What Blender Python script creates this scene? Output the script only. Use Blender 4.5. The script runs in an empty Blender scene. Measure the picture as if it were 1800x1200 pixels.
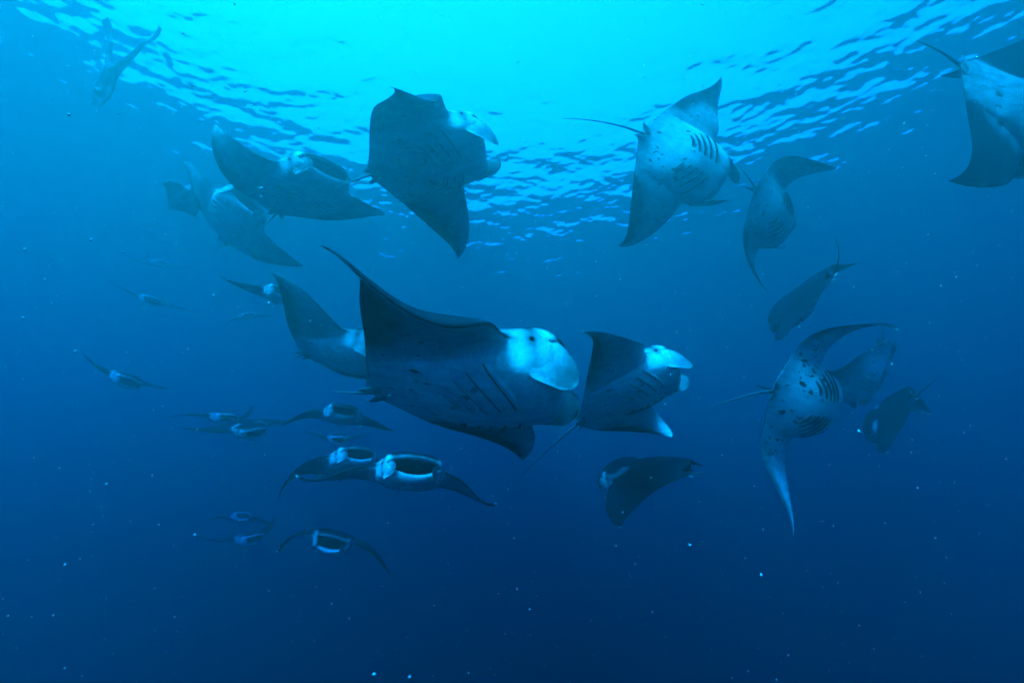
import bpy, math, random
import numpy as np
from mathutils import Vector, Matrix
R = math.radians
scene = bpy.context.scene
# ---------------------------------------------------------------- camera
CAM_Z = -11.0
PITCH = 21.0
cam_d = bpy.data.cameras.new('camera'); cam = bpy.data.objects.new('camera', cam_d)
scene.collection.objects.link(cam); scene.camera = cam
cam_d.sensor_width = 36.0; cam_d.lens = 36.0*700/1800
cam_d.clip_start = 0.05; cam_d.clip_end = 2000
cam.location = (0, 0, CAM_Z); cam.rotation_euler = (R(90+PITCH), 0, 0)
# ---------------------------------------------------------------- sky and sun
SUN_EL, SUN_AZ = 49.0, -147.0          # azimuth from +Y, clockwise positive
w = bpy.data.worlds.new('World'); scene.world = w; w.use_nodes = True
nt = w.node_tree
sky = nt.nodes.new('ShaderNodeTexSky'); sky.sky_type = 'NISHITA'; sky.sun_disc = False
sky.sun_elevation = R(SUN_EL); sky.sun_rotation = R(SUN_AZ)
nt.links.new(sky.outputs[0], nt.nodes['Background'].inputs[0])
nt.nodes['Background'].inputs[1].default_value = 0.14
sd = bpy.data.lights.new('sun', 'SUN'); sd.energy = 2.35; sd.angle = R(20)   # the rippled surface spreads the beam; sd.color = (1, .96, .9)
sun = bpy.data.objects.new('sun', sd); scene.collection.objects.link(sun)
sv = Vector((math.sin(R(SUN_AZ))*math.cos(R(SUN_EL)), math.cos(R(SUN_AZ))*math.cos(R(SUN_EL)), math.sin(R(SUN_EL))))
sun.rotation_euler = sv.to_track_quat('Z', 'Y').to_euler()
sun.location = (-20, 20, 30)
vs = scene.view_settings
vs.view_transform = 'Standard'; vs.look = 'None'; vs.exposure = 3.85; vs.gamma = 1
cy = scene.cycles
cy.use_denoising = True
cy.max_bounces = 6; cy.volume_bounces = 2; cy.transparent_max_bounces = 8; cy.adaptive_threshold = 0.02
cy.glossy_bounces = 2; cy.diffuse_bounces = 2; cy.transmission_bounces = 2
cy.caustics_reflective=False; cy.caustics_refractive=False
# ---------------------------------------------------------------- water body
def water_volume(ss, sa, g):
    m = bpy.data.materials.new('sea_water'); m.use_nodes = True; t = m.node_tree
    t.nodes.remove(t.nodes['Principled BSDF'])
    pv = t.nodes.new('ShaderNodeVolumePrincipled')
    D = 1.0
    pv.inputs['Color'].default_value = (*ss, 1)
    ac = [max(0, 1-a/(D-s))**2 for s, a in zip(ss, sa)]
    pv.inputs['Absorption Color'].default_value = (*ac, 1)
    pv.inputs['Density'].default_value = D
    pv.inputs['Anisotropy'].default_value = g
    pv.inputs['Density Attribute'].default_value = ''
    t.links.new(pv.outputs[0], t.nodes['Material Output'].inputs['Volume'])
    return m
def box(name, x0, x1, y0, y1, z0, z1):
    v = [(x, y, z) for z in (z0, z1) for y in (y0, y1) for x in (x0, x1)]
    f = [(0,2,3,1),(4,5,7,6),(0,1,5,4),(2,6,7,3),(0,4,6,2),(1,3,7,5)]
    me = bpy.data.meshes.new(name); me.from_pydata(v, [], f); me.update()
    o = bpy.data.objects.new(name, me); scene.collection.objects.link(o); return o
hz = box('haze', -90, 90, -60, 150, -60, 0.6)
hz.data.materials.append(water_volume((.010, .040, .031), (.50, .089, .043), .74))
hz['kind'] = 'stuff'; hz['label'] = 'clear blue sea water fading everything far off'
# ---------------------------------------------------------------- water surface
def wave_height(X, Y):
    rng = np.random.default_rng(5)
    Z = np.zeros_like(X)
    for i in range(130):
        lam = 0.20*(3.0/0.20)**(rng.random()**1.7)
        ang = rng.normal(R(78), .55)
        k = 2*math.pi/lam
        slope = 0.0130
        if lam > 1.5: slope *= .6
        Z += slope/k*np.sin(k*(X*math.cos(ang)+Y*math.sin(ang))+rng.random()*6.283)
    return Z
def grid(name, xs, ys):
    X, Y = np.meshgrid(xs, ys); Z = wave_height(X, Y)
    nx, ny = len(xs), len(ys)
    v = np.stack([X, Y, Z], -1).reshape(-1, 3)
    i = (np.arange(ny-1)[:, None]*nx+np.arange(nx-1)[None]).ravel()
    f = np.stack([i, i+1, i+nx+1, i+nx], 1)
    me = bpy.data.meshes.new(name)
    me.vertices.add(len(v)); me.vertices.foreach_set('co', v.ravel().astype('f4'))
    me.loops.add(f.size); me.loops.foreach_set('vertex_index', f.ravel().astype('i4'))
    me.polygons.add(len(f)); me.polygons.foreach_set('loop_start', np.arange(0, f.size, 4, dtype='i4'))
    me.update(); me.validate(); me.shade_smooth()
    o = bpy.data.objects.new(name, me); scene.collection.objects.link(o); return o
xs = np.concatenate([np.linspace(-90,-25,90)[:-1], np.linspace(-25, 25, 860), np.linspace(25,90,90)[1:]])
ys = np.concatenate([np.linspace(-60,1,60)[:-1], np.linspace(1, 29, 480), np.linspace(29,150,160)[1:]])
ws = grid('water_surface', xs, ys); ws['kind'] = 'structure'
m = bpy.data.materials.new('water_surface'); m.use_nodes = True; t = m.node_tree
t.nodes.remove(t.nodes['Principled BSDF'])
fr = t.nodes.new('ShaderNodeFresnel'); fr.inputs[0].default_value = 1.333
gl = t.nodes.new('ShaderNodeBsdfGlossy'); gl.inputs['Roughness'].default_value = .02
tr = t.nodes.new('ShaderNodeBsdfTransparent'); mx = t.nodes.new('ShaderNodeMixShader')
t.links.new(fr.outputs[0], mx.inputs[0]); t.links.new(tr.outputs[0], mx.inputs[1]); t.links.new(gl.outputs[0], mx.inputs[2])
t.links.new(mx.outputs[0], t.nodes['Material Output'].inputs['Surface'])
ws.data.materials.append(m)

# ---------------------------------------------------------------- manta geometry (unit: half the wing span)
def hermite(xs, ys):
    xs = np.array(xs, float); ys = np.array(ys, float)
    d = np.diff(ys)/np.diff(xs); m = np.zeros(len(xs))
    for i in range(1, len(xs)-1):
        m[i] = 0 if d[i-1]*d[i] <= 0 else 2*d[i-1]*d[i]/(d[i-1]+d[i])
    m[-1] = d[-1]
    def f(x):
        x = np.clip(np.asarray(x, float), xs[0], xs[-1])
        i = np.clip(np.searchsorted(xs, x, side='right')-1, 0, len(xs)-2)
        h = xs[i+1]-xs[i]; t = (x-xs[i])/h
        return ((2*t**3-3*t**2+1)*ys[i]+(t**3-2*t**2+t)*h*m[i]
                + (-2*t**3+3*t**2)*ys[i+1]+(t**3-t**2)*h*m[i+1])
    return f
y_le = hermite([0, .08, .15, .20, .235, .26, .285, .31, .36, .45, .55, .65, .75, .85, .92, .97, 1],
               [.45, .448, .435, .412, .375, .318, .248, .212, .192, .176, .146, .10, .036, -.058, -.148, -.235, -.31])
y_te = hermite([0, .05, .1, .16, .25, .35, .45, .55, .65, .75, .84, .92, .97, 1],
               [-.50, -.495, -.475, -.445, -.405, -.365, -.33, -.30, -.275, -.258, -.252, -.268, -.292, -.313])
t_up = hermite([0, .1, .2, .26, .32, .4, .5, .7, .9, 1], [.12, .117, .104, .082, .056, .042, .032, .019, .009, .002])
t_lo = hermite([0, .1, .2, .26, .32, .4, .5, .7, .9, 1], [.085, .083, .075, .065, .05, .037, .026, .015, .007, .002])
X0 = .27                                    # where the wing starts to bend
MW = .235                                   # half width of the mouth
def foil(u, ax):
    """thickness along the chord: blunt at the head, slimmer on the wings"""
    u, ax = np.broadcast_arrays(np.asarray(u, float), np.asarray(ax, float))
    k = np.clip((ax-.24)/.14, 0, 1); k = k*k*(3-2*k); f = .15+.19*k
    a = np.sqrt(np.clip(1-(1-np.clip(u/f, 0, 1))**2, 0, 1))
    b = 1-np.clip((u-f)/(1-f), 0, 1)**(1.75-.25*k)
    return np.where(u < f, a, b)
def mouth_open(x, gape):
    return gape*np.clip(1-(np.abs(x)/MW)**2, 0, 1)**.6
def throat(ax, u, y):
    """the deep gill chamber that hangs below the wing plane from the mouth back to mid body"""
    k = np.clip(ax/(.298-.05*np.clip(.1-y, 0, .4)), 0, 1)
    s = np.clip(1-k**2.1, 0, 1)**.55
    f = np.sqrt(np.clip(1-(1-np.clip(u/.13, 0, 1))**2, 0, 1))
    t = np.clip((y+.42)/.50, 0, 1); t = t*t*(3-2*t)
    return .13*s*f*t
def surf(x, u, side, gape=0.0):
    """rest point of the skin: x spanwise, u 0 (front) .. 1 (rear), side +1 back / -1 belly"""
    x = np.asarray(x, float); u = np.asarray(u, float)
    ax = np.abs(x); le = y_le(ax); te = y_te(ax); g = mouth_open(x, gape)
    y = le+(te-le)*u
    if side > 0:
        z = np.sqrt((t_up(ax)*foil(u, ax))**2+(.055*g*np.exp(-(u/.10)**2))**2)
    else:
        z = -np.sqrt((t_lo(ax)*foil(u, ax))**2+(.15*g*np.exp(-(u/.13)**2))**2)
        z = z-throat(ax, u, y)*(1-.5*min(1, max(0, (gape-.5)/.12)))
        y = y-.05*g*np.exp(-(u/.15)**2)
    return np.stack(np.broadcast_arrays(x, y, z), -1)
def plan(x, y, side, gape=0.0):
    """skin point over plan position (x, y)"""
    ax = abs(x); le = float(y_le(ax)); te = float(y_te(ax))
    return surf(x, (le-y)/(le-te), side, gape)
def wing_curve(a, b, c, ln=0.0):
    n = 81; t = np.linspace(0, 1, n)
    s = np.clip(t/.55, 0, 1); s = s*s*(3-2*s)
    th = a*s+b*t*t+c*t**4
    dx = np.cos(th); dz = np.sin(th); h = (1-X0)/(n-1)*(1+ln)
    X = X0+np.concatenate([[0], np.cumsum((dx[1:]+dx[:-1])/2*h)])
    Z = np.concatenate([[0], np.cumsum((dz[1:]+dz[:-1])/2*h)])
    return t, th, X, Z
def deform(P, wings, bend=0.0):
    """wings = (right, left), each (root angle, curvature, tip curl, sweep, twist, stretch)"""
    P = np.array(P, float); sh = P.shape; P = P.reshape(-1, 3); Q = P.copy()
    for k, sg in ((0, 1), (1, -1)):
        a, b, c, sw, tw, ln = wings[k]
        i = P[:, 0]*sg > X0
        if not i.any(): continue
        x = P[i, 0]*sg; y = P[i, 1]; z = P[i, 2]
        t0, th0, X, Z = wing_curve(a, b, c, ln)
        t = np.minimum((x-X0)/(1-X0), 1.05)
        th = np.interp(t, t0, th0); cx = np.interp(t, t0, X); cz = np.interp(t, t0, Z)
        ang = tw*t*t; yr = y_le(np.minimum(x, 1))*.5+y_te(np.minimum(x, 1))*.5
        dy = (y-yr)*np.cos(ang)-z*np.sin(ang); z2 = (y-yr)*np.sin(ang)+z*np.cos(ang)
        Q[i, 0] = sg*(cx-z2*np.sin(th)); Q[i, 1] = yr+dy+sw*t*t; Q[i, 2] = cz+z2*np.cos(th)
    Q[:, 2] += bend*np.sign(Q[:, 1])*Q[:, 1]**2 if False else bend*Q[:, 1]**2
    return Q.reshape(sh)
def rot_from_vec(r):
    th = np.linalg.norm(r)
    if th < 1e-9: return np.eye(3)
    k = np.asarray(r)/th; K = np.array([[0, -k[2], k[1]], [k[2], 0, -k[0]], [-k[1], k[0], 0]])
    return np.eye(3)+math.sin(th)*K+(1-math.cos(th))*K@K

# ---------------------------------------------------------------- helpers
def link_mesh(name, verts, faces, mats, parent=None, smooth=True, midx=None, attrs=None):
    me = bpy.data.meshes.new(name)
    me.from_pydata([tuple(map(float, v)) for v in verts], [], [tuple(int(i) for i in f) for f in faces])
    for m in (mats if isinstance(mats, (list, tuple)) else [mats]): me.materials.append(m)
    if midx is not None: me.polygons.foreach_set('material_index', np.asarray(midx, 'i4'))
    for k, a in (attrs or {}).items():
        a = np.asarray(a, 'f4')
        t = me.attributes.new(k, 'FLOAT_VECTOR' if a.ndim == 2 else 'FLOAT', 'POINT')
        t.data.foreach_set('vector' if a.ndim == 2 else 'value', a.ravel())
    me.update()
    if smooth: me.shade_smooth()
    o = bpy.data.objects.new(name, me); scene.collection.objects.link(o)
    if parent is not None: o.parent = parent
    return o
def smooth01(x, a, b):
    t = np.clip((np.asarray(x, float)-a)/(b-a), 0, 1); return t*t*(3-2*t)
def wobble(p, k, seed):
    r = np.random.default_rng(seed); v = np.zeros(len(p))
    for _ in range(6):
        d = r.normal(0, 1, 3); v += np.sin(p@d*k+r.random()*6.28)
    return v/6
# ---------------------------------------------------------------- skin materials
def skin_material(name, spots, seed, belly=.85):
    m = bpy.data.materials.new(name); m.use_nodes = True; t = m.node_tree; N = t.nodes; L = t.links
    b = N['Principled BSDF']; b.inputs['Roughness'].default_value = .48
    b.inputs['Specular IOR Level'].default_value = .08
    pg = N.new('ShaderNodeAttribute'); pg.attribute_name = 'pigment'
    rs = N.new('ShaderNodeAttribute'); rs.attribute_name = 'rest'
    sm = N.new('ShaderNodeAttribute'); sm.attribute_name = 'spotted'
    nz = N.new('ShaderNodeTexNoise'); nz.inputs['Scale'].default_value = 14; nz.inputs['Detail'].default_value = 6
    L.new(rs.outputs['Vector'], nz.inputs['Vector'])
    n2 = N.new('ShaderNodeMath'); n2.operation = 'MULTIPLY_ADD'; n2.inputs[1].default_value = .5; n2.inputs[2].default_value = -.22
    L.new(nz.outputs[0], n2.inputs[0])
    ad = N.new('ShaderNodeMath'); ad.operation = 'ADD'; ad.use_clamp = True
    L.new(pg.outputs['Fac'], ad.inputs[0]); L.new(n2.outputs[0], ad.inputs[1])
    cr = N.new('ShaderNodeValToRGB'); e = cr.color_ramp.elements
    e[0].position = .0; e[0].color = (belly, belly*.98, belly*.95, 1)
    e[1].position = 1; e[1].color = (.008, .009, .011, 1)
    q = cr.color_ramp.elements.new(.42); q.color = (belly*.42, belly*.42, belly*.42, 1)
    q = cr.color_ramp.elements.new(.72); q.color = (.028, .03, .033, 1)
    L.new(ad.outputs[0], cr.inputs[0])
    # fine mottling
    n3 = N.new('ShaderNodeTexNoise'); n3.inputs['Scale'].default_value = 60; n3.inputs['Detail'].default_value = 4
    L.new(rs.outputs['Vector'], n3.inputs['Vector'])
    mr = N.new('ShaderNodeMapRange'); mr.inputs[1].default_value = .3; mr.inputs[2].default_value = .7; mr.inputs[3].default_value = .78; mr.inputs[4].default_value = 1.1
    L.new(n3.outputs[0], mr.inputs[0])
    mm = N.new('ShaderNodeMix'); mm.data_type = 'RGBA'; mm.blend_type = 'MULTIPLY'; mm.inputs[0].default_value = 1
    L.new(cr.outputs[0], mm.inputs[6]); L.new(mr.outputs[0], mm.inputs[7])
    # long soft streaks along the body
    ms = N.new('ShaderNodeMapping'); ms.inputs['Scale'].default_value = (26, 3.2, 8); ms.inputs['Location'].default_value = (seed*3.1, 0, 0)
    L.new(rs.outputs['Vector'], ms.inputs[0])
    ns = N.new('ShaderNodeTexNoise'); ns.inputs['Scale'].default_value = 1; ns.inputs['Detail'].default_value = 5; L.new(ms.outputs[0], ns.inputs['Vector'])
    mq = N.new('ShaderNodeMapRange'); mq.inputs[1].default_value = .35; mq.inputs[2].default_value = .65; mq.inputs[3].default_value = .8; mq.inputs[4].default_value = 1.05
    L.new(ns.outputs[0], mq.inputs[0])
    m5 = N.new('ShaderNodeMix'); m5.data_type = 'RGBA'; m5.blend_type = 'MULTIPLY'; m5.inputs[0].default_value = 1
    L.new(mm.outputs[2], m5.inputs[6]); L.new(mq.outputs[0], m5.inputs[7]); mm = m5
    # belly spots
    mp = N.new('ShaderNodeMapping'); mp.inputs['Location'].default_value = (seed*1.37, seed*.71, 0); mp.inputs['Scale'].default_value = (1.25, .8, 0)
    L.new(rs.outputs['Vector'], mp.inputs[0])
    dn = N.new('ShaderNodeTexNoise'); dn.inputs['Scale'].default_value = 22
    L.new(rs.outputs['Vector'], dn.inputs['Vector'])
    dv = N.new('ShaderNodeMix'); dv.data_type = 'RGBA'; dv.blend_type = 'LINEAR_LIGHT'; dv.inputs[0].default_value = .035
    L.new(mp.outputs[0], dv.inputs[6]); L.new(dn.outputs['Color'], dv.inputs[7])
    vo = N.new('ShaderNodeTexVoronoi'); vo.voronoi_dimensions = '2D'; vo.inputs['Scale'].default_value = 19
    L.new(dv.outputs[2], vo.inputs['Vector'])
    sx = N.new('ShaderNodeSeparateColor'); L.new(vo.outputs['Color'], sx.inputs[0])
    rad = N.new('ShaderNodeMath'); rad.operation = 'MULTIPLY_ADD'; rad.inputs[1].default_value = .95; rad.inputs[2].default_value = -.66+.25*spots
    L.new(sx.outputs[0], rad.inputs[0])
    lt = N.new('ShaderNodeMath'); lt.operation = 'SUBTRACT'; L.new(rad.outputs[0], lt.inputs[0]); L.new(vo.outputs['Distance'], lt.inputs[1])
    m3 = N.new('ShaderNodeMapRange'); m3.inputs[1].default_value = 0; m3.inputs[2].default_value = .06
    L.new(lt.outputs[0], m3.inputs[0])
    ml = N.new('ShaderNodeMath'); ml.operation = 'MULTIPLY'; L.new(m3.outputs[0], ml.inputs[0]); L.new(sm.outputs['Fac'], ml.inputs[1])
    fin = N.new('ShaderNodeMix'); fin.data_type = 'RGBA'; L.new(ml.outputs[0], fin.inputs[0]); L.new(mm.outputs[2], fin.inputs[6])
    fin.inputs[7].default_value = (.03, .031, .034, 1)
    L.new(fin.outputs[2], b.inputs['Base Color'])
    bp = N.new('ShaderNodeBump'); bp.inputs['Strength'].default_value = .12; bp.inputs['Distance'].default_value = .02
    L.new(n3.outputs[0], bp.inputs['Height']); L.new(bp.outputs[0], b.inputs['Normal'])
    return m
def plain_material(name, col, rough=.5, spec=.1):
    m = bpy.data.materials.new(name); m.use_nodes = True; t = m.node_tree; b = t.nodes['Principled BSDF']
    b.inputs['Roughness'].default_value = rough; b.inputs['Specular IOR Level'].default_value = spec
    n = t.nodes.new('ShaderNodeTexNoise'); n.inputs['Scale'].default_value = 9; n.inputs['Detail'].default_value = 4
    c = t.nodes.new('ShaderNodeTexCoord'); t.links.new(c.outputs['Object'], n.inputs['Vector'])
    r = t.nodes.new('ShaderNodeValToRGB'); e = r.color_ramp.elements
    e[0].position = .3; e[0].color = (*[x*.8 for x in col], 1); e[1].position = .7; e[1].color = (*[min(1, x*1.15) for x in col], 1)
    t.links.new(n.outputs[0], r.inputs[0]); t.links.new(r.outputs[0], b.inputs['Base Color'])
    return m
M_LINING = plain_material('mouth_lining', (.035, .037, .04), .7)
M_SLIT = plain_material('gill_slit_shade', (.02, .021, .024), .8)  # shade inside the gill slits, painted as a dark strip on the skin
M_EYE = plain_material('eye', (.012, .012, .014), .12)
M_TAIL = plain_material('tail_skin', (.10, .105, .11), .5)
SKINS = [skin_material('manta_skin', .55, 1), skin_material('manta_skin_spotted', .8, 2), skin_material('manta_skin_pale', .25, 3)]
# ---------------------------------------------------------------- manta parts
NU, NC = 26, 7
def manta_body(par):
    gape, W, bend = par['gape'], par['wings'], par['bend']
    pos = np.concatenate([np.linspace(0, .2, 9)[:-1], np.linspace(.2, .34, 22)[:-1], np.linspace(.34, .9, 23)[:-1], 1-.1*(1-np.linspace(0, 1, 9))**1.6])
    st = np.concatenate([-pos[::-1], pos[1:]]); n = len(st)
    u = (1-np.cos(np.linspace(0, math.pi, NU)))/2; u = u*.75+.25*np.linspace(0, 1, NU)**1.3
    rows, pig, spot, midr = [], [], [], None
    pl = par.get('pale', 0.); dk = par.get('dark', 0.)
    for x in st:
        ax = abs(x); g = float(mouth_open(x, gape))
        up = surf(np.full(NU, x), u[::-1], 1, gape)               # tail to upper lip
        lo = surf(np.full(NU, x), u, -1, gape)                    # lower lip to tail
        ul, ll = up[-1], lo[0]
        v = np.linspace(0, 1, NC)[1:-1] if False else np.linspace(.06, 1, NC)
        dep = .30*min(1, g/max(gape, 1e-6))*min(1, gape*1.8)*(1 if ax < MW else 0)
        rim = .012*min(1, g*4)
        roof = np.stack([np.full(NC, x*.98), ul[1]-.004*min(1, g*10)-dep*v, (ul[2]-rim)*(1-v**3)+0*v-.015*g*v**3], 1)
        floor = np.stack([np.full(NC, x*.98), ll[1]-.004*min(1, g*10)-dep*.85*v[::-1], (ll[2]+rim)*(1-v[::-1]**3)-.015*g*v[::-1]**3], 1)
        rows.append(np.concatenate([up, roof, floor, lo]))
        # pigment: dark back, pale belly with dusky margins and tip
        uu = u[::-1]; yl = up[:, 1]
        pu = np.ones(NU)
        sh = np.exp(-(((ax-.22)/.10)**2+((yl-.13-.25*(ax-.25))/.05)**2))          # white shoulder chevrons
        pu -= 1.05*np.clip(sh*1.5, 0, 1)*par.get('chev', .62)
        pu -= .9*smooth01(ax, .93, .99)*par.get('tipw', .5)
        pu -= .55*np.exp(-((ax-.10)/.13)**2)*smooth01(-yl, .30, .42)*.4
        lip = np.exp(-(uu/.028)**2)*(ax < MW*1.02)
        pu -= par.get('rim', .5)*lip*min(1, gape*1.5)
        side = smooth01(ax, .19, .24)*smooth01(-ax, -.33, -.27)*np.exp(-(uu/.10)**2)
        pu -= .85*side                                                               # pale cheek beside the eye
        plo = .02+.24*smooth01(ax, .29, .42)+np.zeros(NU)
        plo += (.55+dk)*smooth01(u, .55, .98)*smooth01(ax, .18, .5)*(1-.7*smooth01(ax, .9, .98))
        plo += (.30+dk)*smooth01(ax, .35, .75)*smooth01(u, .15, .6)*(1-.6*smooth01(ax, .92, .99))
        plo += .55*np.exp(-(u/.018)**2)*smooth01(ax, .30, .40)                      # dark leading edge
        plo -= pl-par.get('grey', 0.)
        if ax < MW: plo += (.65-par.get('rim', .5))*.6*np.exp(-(u/.05)**2)*min(1, gape*1.3)
        for arr, yy in ((pu, yl), (plo, lo[:, 1])):                              # dusky skin round the eye
            arr += .42*np.exp(-((ax-.262)**2+(yy-.305)**2)/.03**2)
        cav = np.concatenate([np.linspace(.1, 1, NC)*0+1, np.ones(NC)])
        cav = cav*.3; cav[-4:] = (.5, .4, .3, .25)
        pig.append(np.concatenate([pu, cav, plo]))
        sm = smooth01(ax, .02, .06)*smooth01(-ax, -.55, -.40)*smooth01(u, .38, .48)*smooth01(-u, -.92, -.84)
        spot.append(np.concatenate([np.zeros(NU+2*NC), sm]))
    m = len(rows[0]); V = np.array(rows).reshape(-1, 3)
    pig = np.array(pig); spot = np.array(spot)
    faces, mi = [], []
    shut = [abs(x) >= MW-1e-6 for x in st]
    def vid(i, j):                                              # welds the trailing edge and, beside the mouth, the front edge
        if j == m-1: j = 0
        if shut[i] and NU <= j <= NU+2*NC: j = NU-1
        return i*m+j
    for i in range(n-1):
        xm = abs(st[i]+st[i+1])/2
        for j in range(m-1):
            q = [vid(i, j), vid(i, j+1), vid(i+1, j+1), vid(i+1, j)]
            q = [a for k, a in enumerate(q) if a not in q[:k]]
            if len(q) < 3: continue
            faces.append(tuple(q))
            mi.append(1 if (NU <= j < NU+2*NC-3 and xm < MW*.985) else 0)
    used = np.unique(np.concatenate([np.array(f) for f in faces])); remap = np.full(len(V), -1); remap[used] = np.arange(len(used))
    faces = [tuple(remap[list(f)]) for f in faces]; V = V[used]; pig = pig.ravel()[used]; spot = spot.ravel()[used]
    P = deform(V, W, bend)*par['hs']
    # small swell of the trailing edge so that it is not ruled
    return P, faces, mi, pig, V, spot
def plate(center, wdir, hw, thick):
    """closed thin plate along a centre line: center (n,3), wdir (n,3), hw (n,)"""
    n = len(center); mcols = 9
    w = np.linspace(-1, 1, mcols); tang = np.gradient(center, axis=0)
    V, F = [], []
    nor = np.cross(tang, wdir); nor /= np.linalg.norm(nor, axis=1, keepdims=True)+1e-9
    for sgn in (1, -1):
        for i in range(n):
            for a in w:
                th = thick*math.sqrt(max(0, 1-a*a))*(1-.75*i/(n-1))+.0008
                V.append(center[i]+wdir[i]*hw[i]*a+nor[i]*th*sgn)
    def id(s, i, j): return s*n*mcols+i*mcols+j
    for s in (0, 1):
        for i in range(n-1):
            for j in range(mcols-1):
                q = (id(s, i, j), id(s, i, j+1), id(s, i+1, j+1), id(s, i+1, j))
                F.append(q if s == 0 else q[::-1])
    ring = [(i, 0) for i in range(n)]+[(n-1, j) for j in range(1, mcols)]+[(i, mcols-1) for i in range(n-2, -1, -1)]+[(0, j) for j in range(mcols-2, 0, -1)]
    for a, b in zip(ring, ring[1:]+ring[:1]):
        F.append((id(0, *a), id(1, *a), id(1, *b), id(0, *b)))
    return np.array(V), F
def cephalic_fin(par, sg):
    yaw, down, curl, wid, ln = par.get('ceph', (.35, .05, .35, .8, .55) if par['gape'] > .6 else (.25, .25, .6, 1., 1.))
    n = 14; v = np.linspace(0, 1, n)
    A = np.array([.262, .315, .035]); B = np.array([.232, .405, -.135])
    c0 = (A+B)/2; w0 = (B-A)/2
    L = .31*ln; back = np.array([.10, .86, -.10]); cen = [c0-back*.075]; wd = [w0/np.linalg.norm(w0)]
    for i in range(1, n):
        t = v[i]; a = yaw+curl*t*.9; d = down+curl*.35*t
        dirn = np.array([-math.sin(a)*math.cos(d), math.cos(a)*math.cos(d), -math.sin(d)])
        cen.append(cen[-1]+dirn*L/(n-1))
        q = wd[0]*(1-min(1, t*2))+np.array([-.25, 0.15, -1])*min(1, t*2)
        q = q-dirn*(q@dirn); wd.append(q/np.linalg.norm(q))
    hw = np.linalg.norm(w0)*(1.12-.12*v)*(.62+.38*smooth01(v, 0, .22))*wid**np.minimum(1, v*3)
    hw = hw*np.where(v > .72, np.sqrt(np.clip(1-((v-.72)/.29)**2, 0, 1)), 1)*(1-.36*v)
    V, F = plate(np.array(cen), np.array(wd), hw, .016)
    V[:, 0] *= sg
    if sg < 0: F = [f[::-1] for f in F]
    return V, F
def tube(path, rad, seg=8):
    path = np.array(path, float); n = len(path); T = np.gradient(path, axis=0); T /= np.linalg.norm(T, axis=1, keepdims=True)
    ref = np.array([0, 0, 1.]) if abs(T[0][2]) < .9 else np.array([1., 0, 0])
    V, F = [], []
    for i in range(n):
        a = np.cross(T[i], ref); a /= np.linalg.norm(a); b = np.cross(a, T[i])
        for k in range(seg):
            t = 2*math.pi*k/seg; V.append(path[i]+rad[i]*(a*math.cos(t)+b*math.sin(t)))
    for i in range(n-1):
        for k in range(seg):
            F.append((i*seg+k, i*seg+(k+1) % seg, (i+1)*seg+(k+1) % seg, (i+1)*seg+k))
    F.append(tuple(range(seg))[::-1]); F.append(tuple((n-1)*seg+k for k in range(seg)))
    return np.array(V), F
def gill_slit(par, sg, i):
    """raised flap with a dark opening behind it, laid on the belly"""
    n = 16; s = np.linspace(0, 1, n)**1.7
    ox, oy = (.286, .268, .240, .208, .172)[i], (.105, .032, -.030, -.078, -.112)[i]
    mx_, my = (.062, .058, .060, .066, .080)[i], (.200, .135, .070, .012, -.058)[i]
    bow = .020*np.sin(s*math.pi)
    X = ox+(mx_-ox)*s; Y = oy+(my-oy)*s+bow
    prof = [(-.038, -.004, 0), (-.018, .006, 0), (-.003, .010, 0), (.001, .005, 1), (.012, .004, 1), (.018, -.004, 1)]   # (back offset, height, dark)
    op = par.get('gill', 1.)
    V, F, mi = [], [], []
    for a in range(n):
        tp = math.sin(max(.0, min(1, s[a]))*math.pi)**.5
        for (dy, h, d) in prof:
            p = plan(X[a], Y[a]-(-dy)*0-dy*1.0*(.35+.65*tp)*(1.0 if d == 0 else op), -1, par['gape'])
            p = p.copy(); p[2] -= h*(.15+.85*tp) if h > 0 else h; p[0] += .55*max(h, 0)*smooth01(X[a], .2, .27)
            p[0] *= sg; V.append(p)
    k = len(prof)
    for a in range(n-1):
        for b in range(k-1):
            q = (a*k+b, a*k+b+1, (a+1)*k+b+1, (a+1)*k+b); F.append(q if sg > 0 else q[::-1]); mi.append(prof[b+1][2])
    return np.array(V), F, mi
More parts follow.
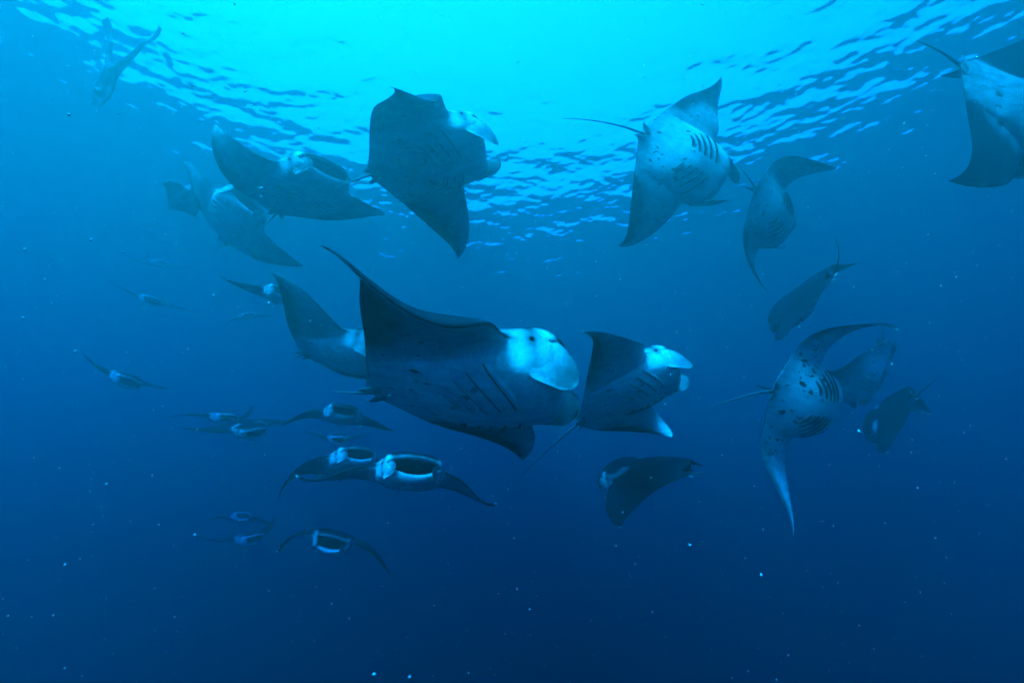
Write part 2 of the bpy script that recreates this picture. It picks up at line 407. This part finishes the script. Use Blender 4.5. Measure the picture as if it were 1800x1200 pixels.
def manta(par, label, group):
    hs, W, bend = par['hs'], par['wings'], par['bend']
    root = bpy.data.objects.new('manta_ray', None); scene.collection.objects.link(root)
    root.empty_display_size = .3
    Rm = rot_from_vec(np.array(par['rot'])); M4 = Matrix([[*Rm[i], par['pos'][i]] for i in range(3)]+[[0, 0, 0, 1]])
    root.matrix_world = M4
    root['label'] = label; root['category'] = 'manta ray'; root['group'] = group
    skin = SKINS[par.get('skin', 0)]
    P, F, mi, pig, rest, spot = manta_body(par)
    link_mesh('body', P, F, [skin, M_LINING], root, midx=mi, attrs=dict(pigment=pig, rest=rest, spotted=spot))
    D = lambda V: deform(V, W, bend)*hs
    lod = par.get('lod', 0)
    for sg in (1, -1):
        V, Fc = cephalic_fin(par, sg)
        inner = np.tile(np.repeat(.2+(par.get('cephpig', .55)-.2)*smooth01(np.linspace(0, 1, 14), .25, .95), 9), 2)
        link_mesh('cephalic_fin', D(V), Fc, skin, root, attrs=dict(pigment=inner, rest=V, spotted=inner*0))
        c = np.array([sg*.266, .305, .004]); r = .0105
        E, FE = [], []
        for a in range(7):
            for b in range(10):
                ph = math.pi*a/6; t = 2*math.pi*b/10
                E.append(c+r*np.array([math.cos(ph)*.8, math.sin(ph)*math.cos(t), math.sin(ph)*math.sin(t)]))
        for a in range(6):
            for b in range(10): FE.append((a*10+b, a*10+(b+1) % 10, (a+1)*10+(b+1) % 10, (a+1)*10+b))
        link_mesh('eye', D(np.array(E)), FE, M_EYE, root)
        if lod < 2:
            for i in range(5):
                V, Fg, mg = gill_slit(par, sg, i)
                link_mesh('gill_slit', D(V), Fg, [skin, M_SLIT], root, midx=mg,
                          attrs=dict(pigment=np.full(len(V), .08+.05*i), rest=V, spotted=np.zeros(len(V))))
        # pelvic fin: small lobe beside the tail root
        v = np.linspace(0, 1, 8)
        cen = np.stack([sg*(.03+.028*v), -.43-.10*v, -.010-.008*v], 1); wdv = np.tile([sg*1., -.15, 0], (8, 1))
        V, Fp = plate(cen, wdv, .024*np.sqrt(np.clip(1-((v-.35)/.66)**2, 0, 1))+.002, .007)
        link_mesh('pelvic_fin', D(V), Fp, skin, root, attrs=dict(pigment=np.full(len(V), .35), rest=V, spotted=np.zeros(len(V))))
    # dorsal fin
    v = np.linspace(0, 1, 9)
    cen = np.stack([0*v, -.435-.075*v**1.3, .012+.085*v], 1); wdv = np.tile([0, 1., -.1], (9, 1))
    V, Fd = plate(cen, wdv, .045*(1-v)**.8+.004, .009)
    link_mesh('dorsal_fin', D(V), Fd, skin, root, attrs=dict(pigment=np.ones(len(V)), rest=V, spotted=np.zeros(len(V))))
    # tail
    e = np.array(par.get('tail', (0, -.78, -.03))); b0 = np.array([0, -.46, bend*.21]); d = e-b0; ln = np.linalg.norm(d)
    v = np.linspace(0, 1, 22)[:, None]
    c1 = b0+np.array([0, -.25*ln, 0]); path = (1-v)**2*b0+2*v*(1-v)*(b0+d*.45+(c1-b0-d*.25)*.8)+v*v*e
    rad = (.0095*(1-v[:, 0])**1.2+.0026)
    V, Ft = tube(path*hs, rad*hs)
    link_mesh('tail', V, Ft, M_TAIL, root)
    return root

# ---------------------------------------------------------------- the manta rays: pose, size and look of each
G = 'manta rays feeding together below the surface'
MANTAS = [
    (dict(hs=2.15, gape=0.45, pos=[-0.389, 3.871, -9.949], rot=[-0.1198, -0.2631, -1.6987], wings=[[-0.392, -0.888, 2.596, 0.1, -1.367, -0.014], [0.239, -0.809, -0.01, 0.412, 0.072, -0.001]], bend=0.078, tail=[-0.104, -0.767, 0.118], gill=0.75, skin=0, ceph=(0.3, 0.5, 0.55, 1.1, 0.76), cephpig=0.5, pale=0.05),
     'largest manta ray in the centre, belly to us, gills and mouth flaps turned right'),
    (dict(hs=2.0, gape=0.3, pos=[-3.416, 7.649, -8.278], rot=[-0.238, -0.1624, -1.7879], wings=[[0.392, 0.183, 0.208, 0.041, -0.1, -0.01], [0.357, 0.088, 0.046, 0.025, -0.046, 0.001]], bend=-0.014, tail=[-0.156, -0.755, 0.046], gill=0.6, ceph=(0.3, 0.4, 0.6, 1.05, 0.95)),
     "manta ray with raised wing just behind the largest ray's tail"),
    (dict(hs=2.1, gape=0.5, pos=[-1.34, 5.071, -5.755], rot=[0.2118, -0.3282, -1.6111], wings=[[-1.167, 0.136, 0.857, 0.187, -0.689, -0.011], [-0.454, -0.267, -0.325, 0.254, -0.055, 0.02]], bend=-0.011, gill=0.95, ceph=(0.3, 0.45, 0.7, 1.05, 1.0)),
     'big dusky manta ray below the bright surface, mouth flaps turned right'),
    (dict(hs=2.1, gape=0.3, pos=[3.368, 6.104, -4.863], rot=[-0.7976, -0.7126, -0.8529], wings=[[0.778, -0.49, -1.186, 0.294, 0.455, -0.023], [0.146, -0.14, -0.312, 0.145, 0.623, -0.033]], bend=0.029, tail=[-0.364, -1.202, -0.094], gill=1.3, skin=2),
     'manta ray with open gill slits and long thin tail against the rippled surface'),
    (dict(hs=2.0, gape=0.3, pos=[5.484, 7.07, -5.307], rot=[-0.3709, -0.9784, -0.6258], wings=[[-1.4, -0.552, -0.547, 0.095, 0.416, -0.028], [-0.648, -0.137, -0.108, 0.15, -0.117, 0.05]], bend=0.002, tail=[0.087, -0.751, 0.14], gill=1.1),
     'manta ray with long bent wings, right of the one against the rippled surface'),
    (dict(hs=2.1, gape=0.2, pos=[7.226, 4.262, -5.859], rot=[-1.1522, -0.8776, -0.5058], wings=[[-0.205, -0.038, 0.007, 0.183, -0.003, -0.004], [-0.174, 0.361, 0.489, 0.078, -0.089, 0.003]], bend=0.049, tail=[-0.358, -0.91, -0.01], gill=1.0, skin=0, dark=0.35, grey=0.42),
     'manta ray cut off by the right edge of the picture'),
    (dict(hs=2.1, gape=0.62, pos=[-4.018, 6.096, -5.55], rot=[0.2663, 0.0488, -2.1893], wings=[[0.772, 0.808, 1.185, -0.014, -0.273, -0.01], [0.151, 0.235, 0.328, 0.188, -0.375, 0.022]], bend=0.03),
     'upper of two hazy open mouthed manta rays on the upper left'),
    (dict(hs=2.1, gape=0.62, pos=[-7.111, 8.439, -4.416], rot=[-0.5889, -0.4541, -2.2815], wings=[[0.496, 0.13, 0.088, 0.028, -0.218, -0.004], [0.406, 0.429, 0.764, 0.069, -0.387, 0.008]], bend=0.007),
     'lower of two hazy open mouthed manta rays on the upper left'),
    (dict(hs=1.3, gape=0.68, pos=[-5.546, 8.529, -6.572], rot=[-0.1159, 0.1366, -2.4505], wings=[[-0.082, 0.325, 0.679, 0.008, -0.219, 0.002], [-0.574, -0.257, -0.295, -0.013, -0.001, 0.001]], bend=0.014),
     'distant manta ray whose thin wing shows left of the raised wing'),
    (dict(hs=1.2, gape=0.85, pos=[-12.426, 12.374, -4.717], rot=[-0.2365, 0.3391, -2.3863], wings=[[0.225, 0.109, 0.133, -0.003, 0.0, -0.004], [-0.002, -0.001, -0.001, 0.0, -0.0, -0.005]], bend=0.003, rim=0.95),
     'very faint open mouthed manta ray at middle left'),
    (dict(hs=1.1, gape=0.85, pos=[-11.959, 16.43, -3.482], rot=[0.4431, 0.3411, -2.4307], wings=[[-0.526, -0.276, -0.351, 0.005, -0.001, -0.009], [-0.187, -0.099, -0.127, -0.01, -0.0, -0.009]], bend=-0.0, rim=0.95),
     'very faint small manta ray left of the raised wing, under the thin wing'),
    (dict(hs=1.2, gape=0.85, pos=[-10.214, 10.151, -8.109], rot=[-0.395, 0.2627, -2.05], wings=[[0.359, 0.255, 0.379, 0.003, -0.045, -0.001], [0.153, -0.063, -0.197, -0.01, 0.07, -0.006]], bend=-0.0, rim=0.95),
     'leftmost clearly seen manta ray, open mouthed, one wing curled up'),
    (dict(hs=1.2, gape=0.85, pos=[-8.498, 11.613, -8.894], rot=[-0.01, 0.1204, -2.0961], wings=[[-0.088, -0.185, -0.358, 0.021, 0.065, -0.01], [0.683, 0.269, 0.286, -0.02, 0.03, -0.005]], bend=-0.002, rim=0.95),
     'hazy open mouthed manta ray, upper one of the overlapping pair at left'),
    (dict(hs=1.2, gape=0.85, pos=[-6.408, 9.683, -9.469], rot=[0.1334, 0.5448, -2.0906], wings=[[0.159, 0.029, -0.002, -0.007, 0.024, 0.002], [-0.121, -0.155, -0.231, 0.006, 0.061, 0.001]], bend=-0.006, rim=0.95),
     'hazy open mouthed manta ray, lower one of the overlapping pair at left'),
    (dict(hs=1.35, gape=0.68, pos=[-3.946, 9.268, -9.314], rot=[-0.1007, -0.1857, -2.6955], wings=[[-0.524, -0.076, 0.053, -0.008, -0.094, -0.005], [-0.259, 0.2, 0.483, 0.001, -0.185, -0.001]], bend=0.018, tipw=0.9),
     "open mouthed manta ray with drooping white tipped wings below the largest ray's tail"),
    (dict(hs=1.2, gape=0.85, pos=[-6.015, 14.152, -9.117], rot=[-0.0538, 0.3715, -2.6924], wings=[[0.148, 0.073, 0.089, -0.002, 0.0, -0.004], [0.249, 0.123, 0.152, -0.004, 0.0, -0.005]], bend=0.004, rim=0.95),
     'very faint manta ray between the drooping winged ray and the pair below'),
    (dict(hs=1.45, gape=0.68, pos=[-3.25, 8.279, -10.455], rot=[0.0908, -0.4551, -2.4627], wings=[[-0.605, -0.539, -0.763, -0.006, 0.158, 0.009], [-0.089, -0.039, -0.045, 0.003, -0.0, 0.003]], bend=-0.011, tail=[0.681, -0.725, 0.292]),
     'open mouthed manta ray partly behind the nearest open mouthed one'),
    (dict(hs=1.5, gape=0.68, pos=[-1.48, 5.965, -10.759], rot=[-0.08, -0.2952, -2.7668], wings=[[-0.48, 0.411, 0.853, 0.017, -0.478, 0.016], [-0.639, 0.412, 0.874, 0.054, -0.555, 0.019]], bend=0.061, tipw=1.0),
     'nearest open mouthed manta ray, wide black mouth with pale rim'),
    (dict(hs=1.2, gape=0.85, pos=[-7.752, 12.802, -12.153], rot=[0.1062, 0.0587, -2.0707], wings=[[0.209, 0.246, 0.403, 0.019, -0.069, -0.005], [0.563, 0.233, 0.247, -0.023, 0.016, -0.003]], bend=0.011, rim=0.95),
     'open mouthed manta ray at lower left with one wing tip up'),
    (dict(hs=1.2, gape=0.85, pos=[-10.236, 16.504, -11.832], rot=[-0.0708, -0.3779, -2.5643], wings=[[-0.199, -0.102, -0.129, -0.004, -0.0, -0.007], [-0.142, -0.073, -0.092, -0.003, -0.0, -0.007]], bend=0.002, rim=0.95),
     'very faint open mouthed manta ray above the one at lower left'),
    (dict(hs=1.35, gape=0.85, pos=[-3.459, 8.782, -11.819], rot=[-0.3475, -0.0913, -2.9617], wings=[[-0.559, -0.393, -0.536, -0.022, 0.048, -0.007], [-0.554, -0.177, -0.13, 0.004, -0.051, -0.007]], bend=0.008),
     'lowest manta ray, black mouth open, wings arched down'),
    (dict(hs=1.65, gape=0.45, pos=[1.555, 5.311, -9.636], rot=[0.1517, -0.711, -1.7127], wings=[[-0.351, 0.357, 0.914, 0.047, -1.081, 0.006], [-0.007, -0.694, -1.328, 0.562, 0.221, -0.01]], bend=-0.124, tail=[-0.462, -1.135, 0.071], gill=0.7, skin=0, ceph=(0.3, 0.45, 0.6, 1.05, 0.85), cephpig=0.45, pale=0.3),
     'pale manta ray right of the largest one, belly to us, trailing a thin tail'),
    (dict(hs=1.35, gape=0.1, pos=[1.92, 6.066, -10.693], rot=[0.1984, -0.319, 0.7916], wings=[[-0.3, -0.4, 0.0, 0.0, 0.0, -0.0], [-0.298, -0.15, 0.269, 0.124, -0.076, 0.009]], bend=-0.002, tail=[-0.281, -0.759, 0.105], gill=1),
     'dark backed manta ray seen from above, swimming left, below the pale one'),
    (dict(hs=1.65, gape=0.2, pos=[3.791, 5.243, -9.8], rot=[-0.4423, -0.9597, -0.8259], wings=[[-0.753, -0.624, -0.891, 0.055, 0.436, 0.017], [-0.684, -0.102, -0.062, 0.003, 0.264, 0.08]], bend=-0.01, tail=[-0.255, -1.095, 0.096], gill=1.2, skin=1, pale=0.45, ceph=(0.1, 0.1, 0.4, 0.45, 1.2)),
     'spotted manta ray with long curved wings at right, tail towards us'),
    (dict(hs=1.5, gape=0.5, pos=[5.491, 6.821, -7.543], rot=[-0.0522, -0.8883, 0.2356], wings=[[-0.5, -0.4, 0.0, 0.0, 0.0, -0.0], [0.206, -0.19, 0.069, 0.09, 0.0, 0.002]], bend=0.0, tail=[-0.293, -1.011, 0.391], chev=0.2),
     'dark manta ray diving head down, above the spotted one'),
    (dict(hs=1.8, gape=0.2, pos=[9.172, 9.925, -8.013], rot=[-0.6591, -0.3361, 0.1717], wings=[[0.337, 0.216, 0.292, 0.011, -0.042, 0.001], [-0.151, 0.101, 0.223, 0.075, 0.134, 0.005]], bend=-0.02, tail=[-0.164, -0.848, 0.112], gill=1.2),
     "dim manta ray diving behind the spotted one's curved wing"),
    (dict(hs=1.5, gape=0.1, pos=[8.642, 9.135, -9.291], rot=[-0.3143, -0.9093, 0.2657], wings=[[-1.498, -0.73, -0.354, 0.192, -0.0, -0.002], [0.24, -0.216, 0.115, 0.134, -0.002, 0.002]], bend=-0.012, tail=[-0.366, -1.082, 0.187], tipw=1.0),
     'dark manta ray with white wing tips, rightmost in the lower half'),
    (dict(hs=1.9, gape=0.1, pos=[-0.543, 7.406, -9.219], rot=[0.587, -0.2225, 1.9862], wings=[[-0.078, -0.377, 0.495, 0.023, 0.001, 0.003], [0.248, -0.022, -0.179, -0.074, -0.236, -0.004]], bend=-0.027, tail=[-0.224, -1.009, 0.054]),
     'manta ray mostly hidden behind the largest one, only a wing showing'),
    (dict(hs=1.15, gape=0.85, pos=[-16.747, 16.356, -0.786], rot=[0.1788, 0.2542, -2.2243], wings=[[0.182, 0.1, 0.13, 0.008, 0.0, -0.01], [0.248, 0.132, 0.169, -0.01, 0.001, -0.009]], bend=0.002, rim=0.95),
     'faintest manta ray, a dim shape above the very faint open mouthed one'),
    (dict(hs=0.9, gape=0.68, pos=[-8.883, 8.7, -3.483], rot=[0.8328, -0.5024, -1.2899], wings=[[-0.139, -0.064, -0.075, 0.125, -0.0, -0.0], [0.048, 0.023, 0.027, 0.09, 0.0, -0.001]], bend=-0.001),
     'faint manta ray farthest left, half hidden behind the lower hazy one'),
]
for par, lab in MANTAS:
    manta(par, lab, G)
# ---------------------------------------------------------------- the free diver
J = {'pelvis': (-9.026, 6.2, -2.037), 'belly': (-9.065, 6.225, -2.242), 'chest': (-9.103, 6.249, -2.445), 'neck': (-9.085, 6.234, -2.628),
     'head': (-9.04, 6.209, -2.786), 'crown': (-8.994, 6.178, -2.90), 'rsh': (-9.27, 6.282, -2.474), 'rel': (-9.188, 6.225, -2.8),
     'rwr': (-9.036, 6.19, -3.061), 'rpalm': (-8.99, 6.183, -3.14), 'lsh': (-8.979, 6.281, -2.528), 'lel': (-8.865, 6.243, -2.846),
     'lwr': (-8.864, 6.198, -3.084), 'lpalm': (-8.874, 6.187, -3.16), 'rhip': (-9.11, 6.195, -1.969), 'rkn': (-9.204, 6.152, -1.634),
     'ran': (-9.228, 6.092, -1.339), 'rheel': (-9.239, 6.071, -1.255), 'lhip': (-8.936, 6.204, -2.049), 'lkn': (-8.592, 6.074, -1.848),
     'lan': (-8.311, 5.973, -1.586), 'lheel': (-8.247, 5.95, -1.526)}
RAD = dict(pelvis=.135, belly=.125, chest=.15, neck=.06, head=.10, crown=.085, rsh=.075, rel=.045, rwr=.03, rpalm=.034, lsh=.075, lel=.045, lwr=.03,
           lpalm=.034, rhip=.095, rkn=.06, ran=.042, rheel=.04, lhip=.095, lkn=.06, lan=.042, lheel=.04)
EDG = [('pelvis', 'belly'), ('belly', 'chest'), ('chest', 'neck'), ('neck', 'head'), ('head', 'crown'), ('chest', 'rsh'), ('rsh', 'rel'), ('rel', 'rwr'), ('rwr', 'rpalm'),
       ('chest', 'lsh'), ('lsh', 'lel'), ('lel', 'lwr'), ('lwr', 'lpalm'), ('pelvis', 'rhip'), ('rhip', 'rkn'), ('rkn', 'ran'), ('ran', 'rheel'),
       ('pelvis', 'lhip'), ('lhip', 'lkn'), ('lkn', 'lan'), ('lan', 'lheel')]
O = Vector(J['pelvis'])
diver = bpy.data.objects.new('person', None); scene.collection.objects.link(diver); diver.location = O
diver['label'] = 'free diver in dark suit and long fins, head down at upper left'; diver['category'] = 'person'
M_SUIT = plain_material('dive_suit', (.02, .022, .026), .6)
M_FIN = plain_material('fin_rubber', (.015, .016, .02), .4)
M_GLASS = plain_material('mask_glass', (.03, .035, .04), .1)
keys = list(J); vs_ = [Vector(J[k])-O for k in keys]; ed = [(keys.index(a), keys.index(b)) for a, b in EDG]; rad = [RAD[k] for k in keys]
for side, sgn in (('r', 1), ('l', -1)):                     # five fingers on each hand, pointing on along the forearm
    pi = keys.index(side+'palm'); d = (vs_[pi]-vs_[keys.index(side+'wr')]).normalized()
    lat = d.cross(Vector((0, 1, 0))).normalized()
    for f in range(5):
        s = (f-2)*.020 if f else -.062*sgn
        base = vs_[pi]+d*(.035 if f else .0)+lat*s; l = (.04, .062, .07, .064, .05)[f]
        a = len(vs_); bend = Vector((0, -.25, 0))
        vs_ += [base, base+d*l*.55, base+(d+bend).normalized()*l]; rad += [.010, .009, .007]
        ed += [(pi, a), (a, a+1), (a+1, a+2)]
me = bpy.data.meshes.new('body'); me.from_pydata([tuple(v) for v in vs_], ed, []); me.materials.append(M_SUIT)
body = bpy.data.objects.new('body', me); scene.collection.objects.link(body); body.parent = diver
sk = body.modifiers.new('Skin', 'SKIN'); sk.use_smooth_shade = True
for i, r in enumerate(rad):
    me.skin_vertices[0].data[i].radius = (r, r); me.skin_vertices[0].data[i].use_root = (i == 0)
body.modifiers.new('Subdivision', 'SUBSURF').levels = 2; body.modifiers['Subdivision'].render_levels = 2
for a, tip in (('rheel', (-9.41, 5.923, -.758)), ('lheel', (-7.902, 5.826, -1.204))):
    p0, p1 = np.array(J[a])-np.array(O), np.array(tip)-np.array(O); v = np.linspace(-.12, 1, 14)[:, None]
    cen = p0+(p1-p0)*v+np.array([0, .05, 0])*np.sin(np.clip(v, 0, 1)*3.14)
    d = (p1-p0)/np.linalg.norm(p1-p0); wdv = np.cross(d, [.25, 1, .1]); wdv /= np.linalg.norm(wdv)
    hw = np.interp(v[:, 0], [-.12, .1, .3, .8, 1], [.05, .055, .085, .115, .10])
    V, F = plate(cen, np.tile(wdv, (14, 1)), hw, .03)
    link_mesh('swim_fin', V, F, M_FIN, diver)
hd = np.array(J['head'])-np.array(O); cr = np.array(J['crown'])-np.array(O); up = (cr-hd)/np.linalg.norm(cr-hd)
fwd = np.cross(up, [1, 0, 0]); fwd /= np.linalg.norm(fwd); lat = np.cross(up, fwd)
fc = hd+fwd*.095+up*.03; v = np.linspace(-1, 1, 9)[:, None]
cen = fc+lat*v*.075-fwd*(v**2)*.035; V, F = plate(cen, np.tile(up, (9, 1)), np.full(9, .045), .03)
link_mesh('dive_mask', V, F, M_GLASS, diver)
# ---------------------------------------------------------------- drifting plankton
rng = np.random.default_rng(11)
def specks(n, box_, r0, r1, near=.9):
    lo, hi = np.array(box_[0]), np.array(box_[1]); out = []
    c = lo+(hi-lo)*rng.random((n, 3))
    c = c[np.linalg.norm(c-np.array([0, 0, CAM_Z]), axis=1) > near]
    return c, r0*(r1/r0)**(rng.random(len(c))**1.6)
C1, R1 = specks(14000, ((-7, -3, -16), (7, 9, -6)), .0011, .0042)
C2, R2 = specks(1500, ((-12, 2, -15), (12, 14, -4)), .004, .009, 3.)
C3, R3 = specks(50, ((-6, -2, -14), (6, 7, -9)), .006, .011, 3.)
Cc, Rr = np.concatenate([C1, C2, C3]), np.concatenate([R1, R2, R3])
octa = np.array([[1, 0, 0], [-1, 0, 0], [0, 1, 0], [0, -1, 0], [0, 0, 1], [0, 0, -1]], float)
of = np.array([[0, 2, 4], [2, 1, 4], [1, 3, 4], [3, 0, 4], [2, 0, 5], [1, 2, 5], [3, 1, 5], [0, 3, 5]])
st = 1+np.abs(rng.normal(0, .5, (len(Cc), 1, 3)))
V = (Cc[:, None]+octa[None]*Rr[:, None, None]*st*(1+.3*rng.normal(0, 1, (len(Cc), 6, 1)))).reshape(-1, 3)
F = (of[None]+6*np.arange(len(Cc))[:, None, None]).reshape(-1, 3)
M_PLANK = plain_material('plankton', (.75, .75, .7), .6)
pk = link_mesh('plankton', V, F, M_PLANK); pk['kind'] = 'stuff'; pk['label'] = 'pale specks of plankton drifting through the water'; pk['category'] = 'plankton'
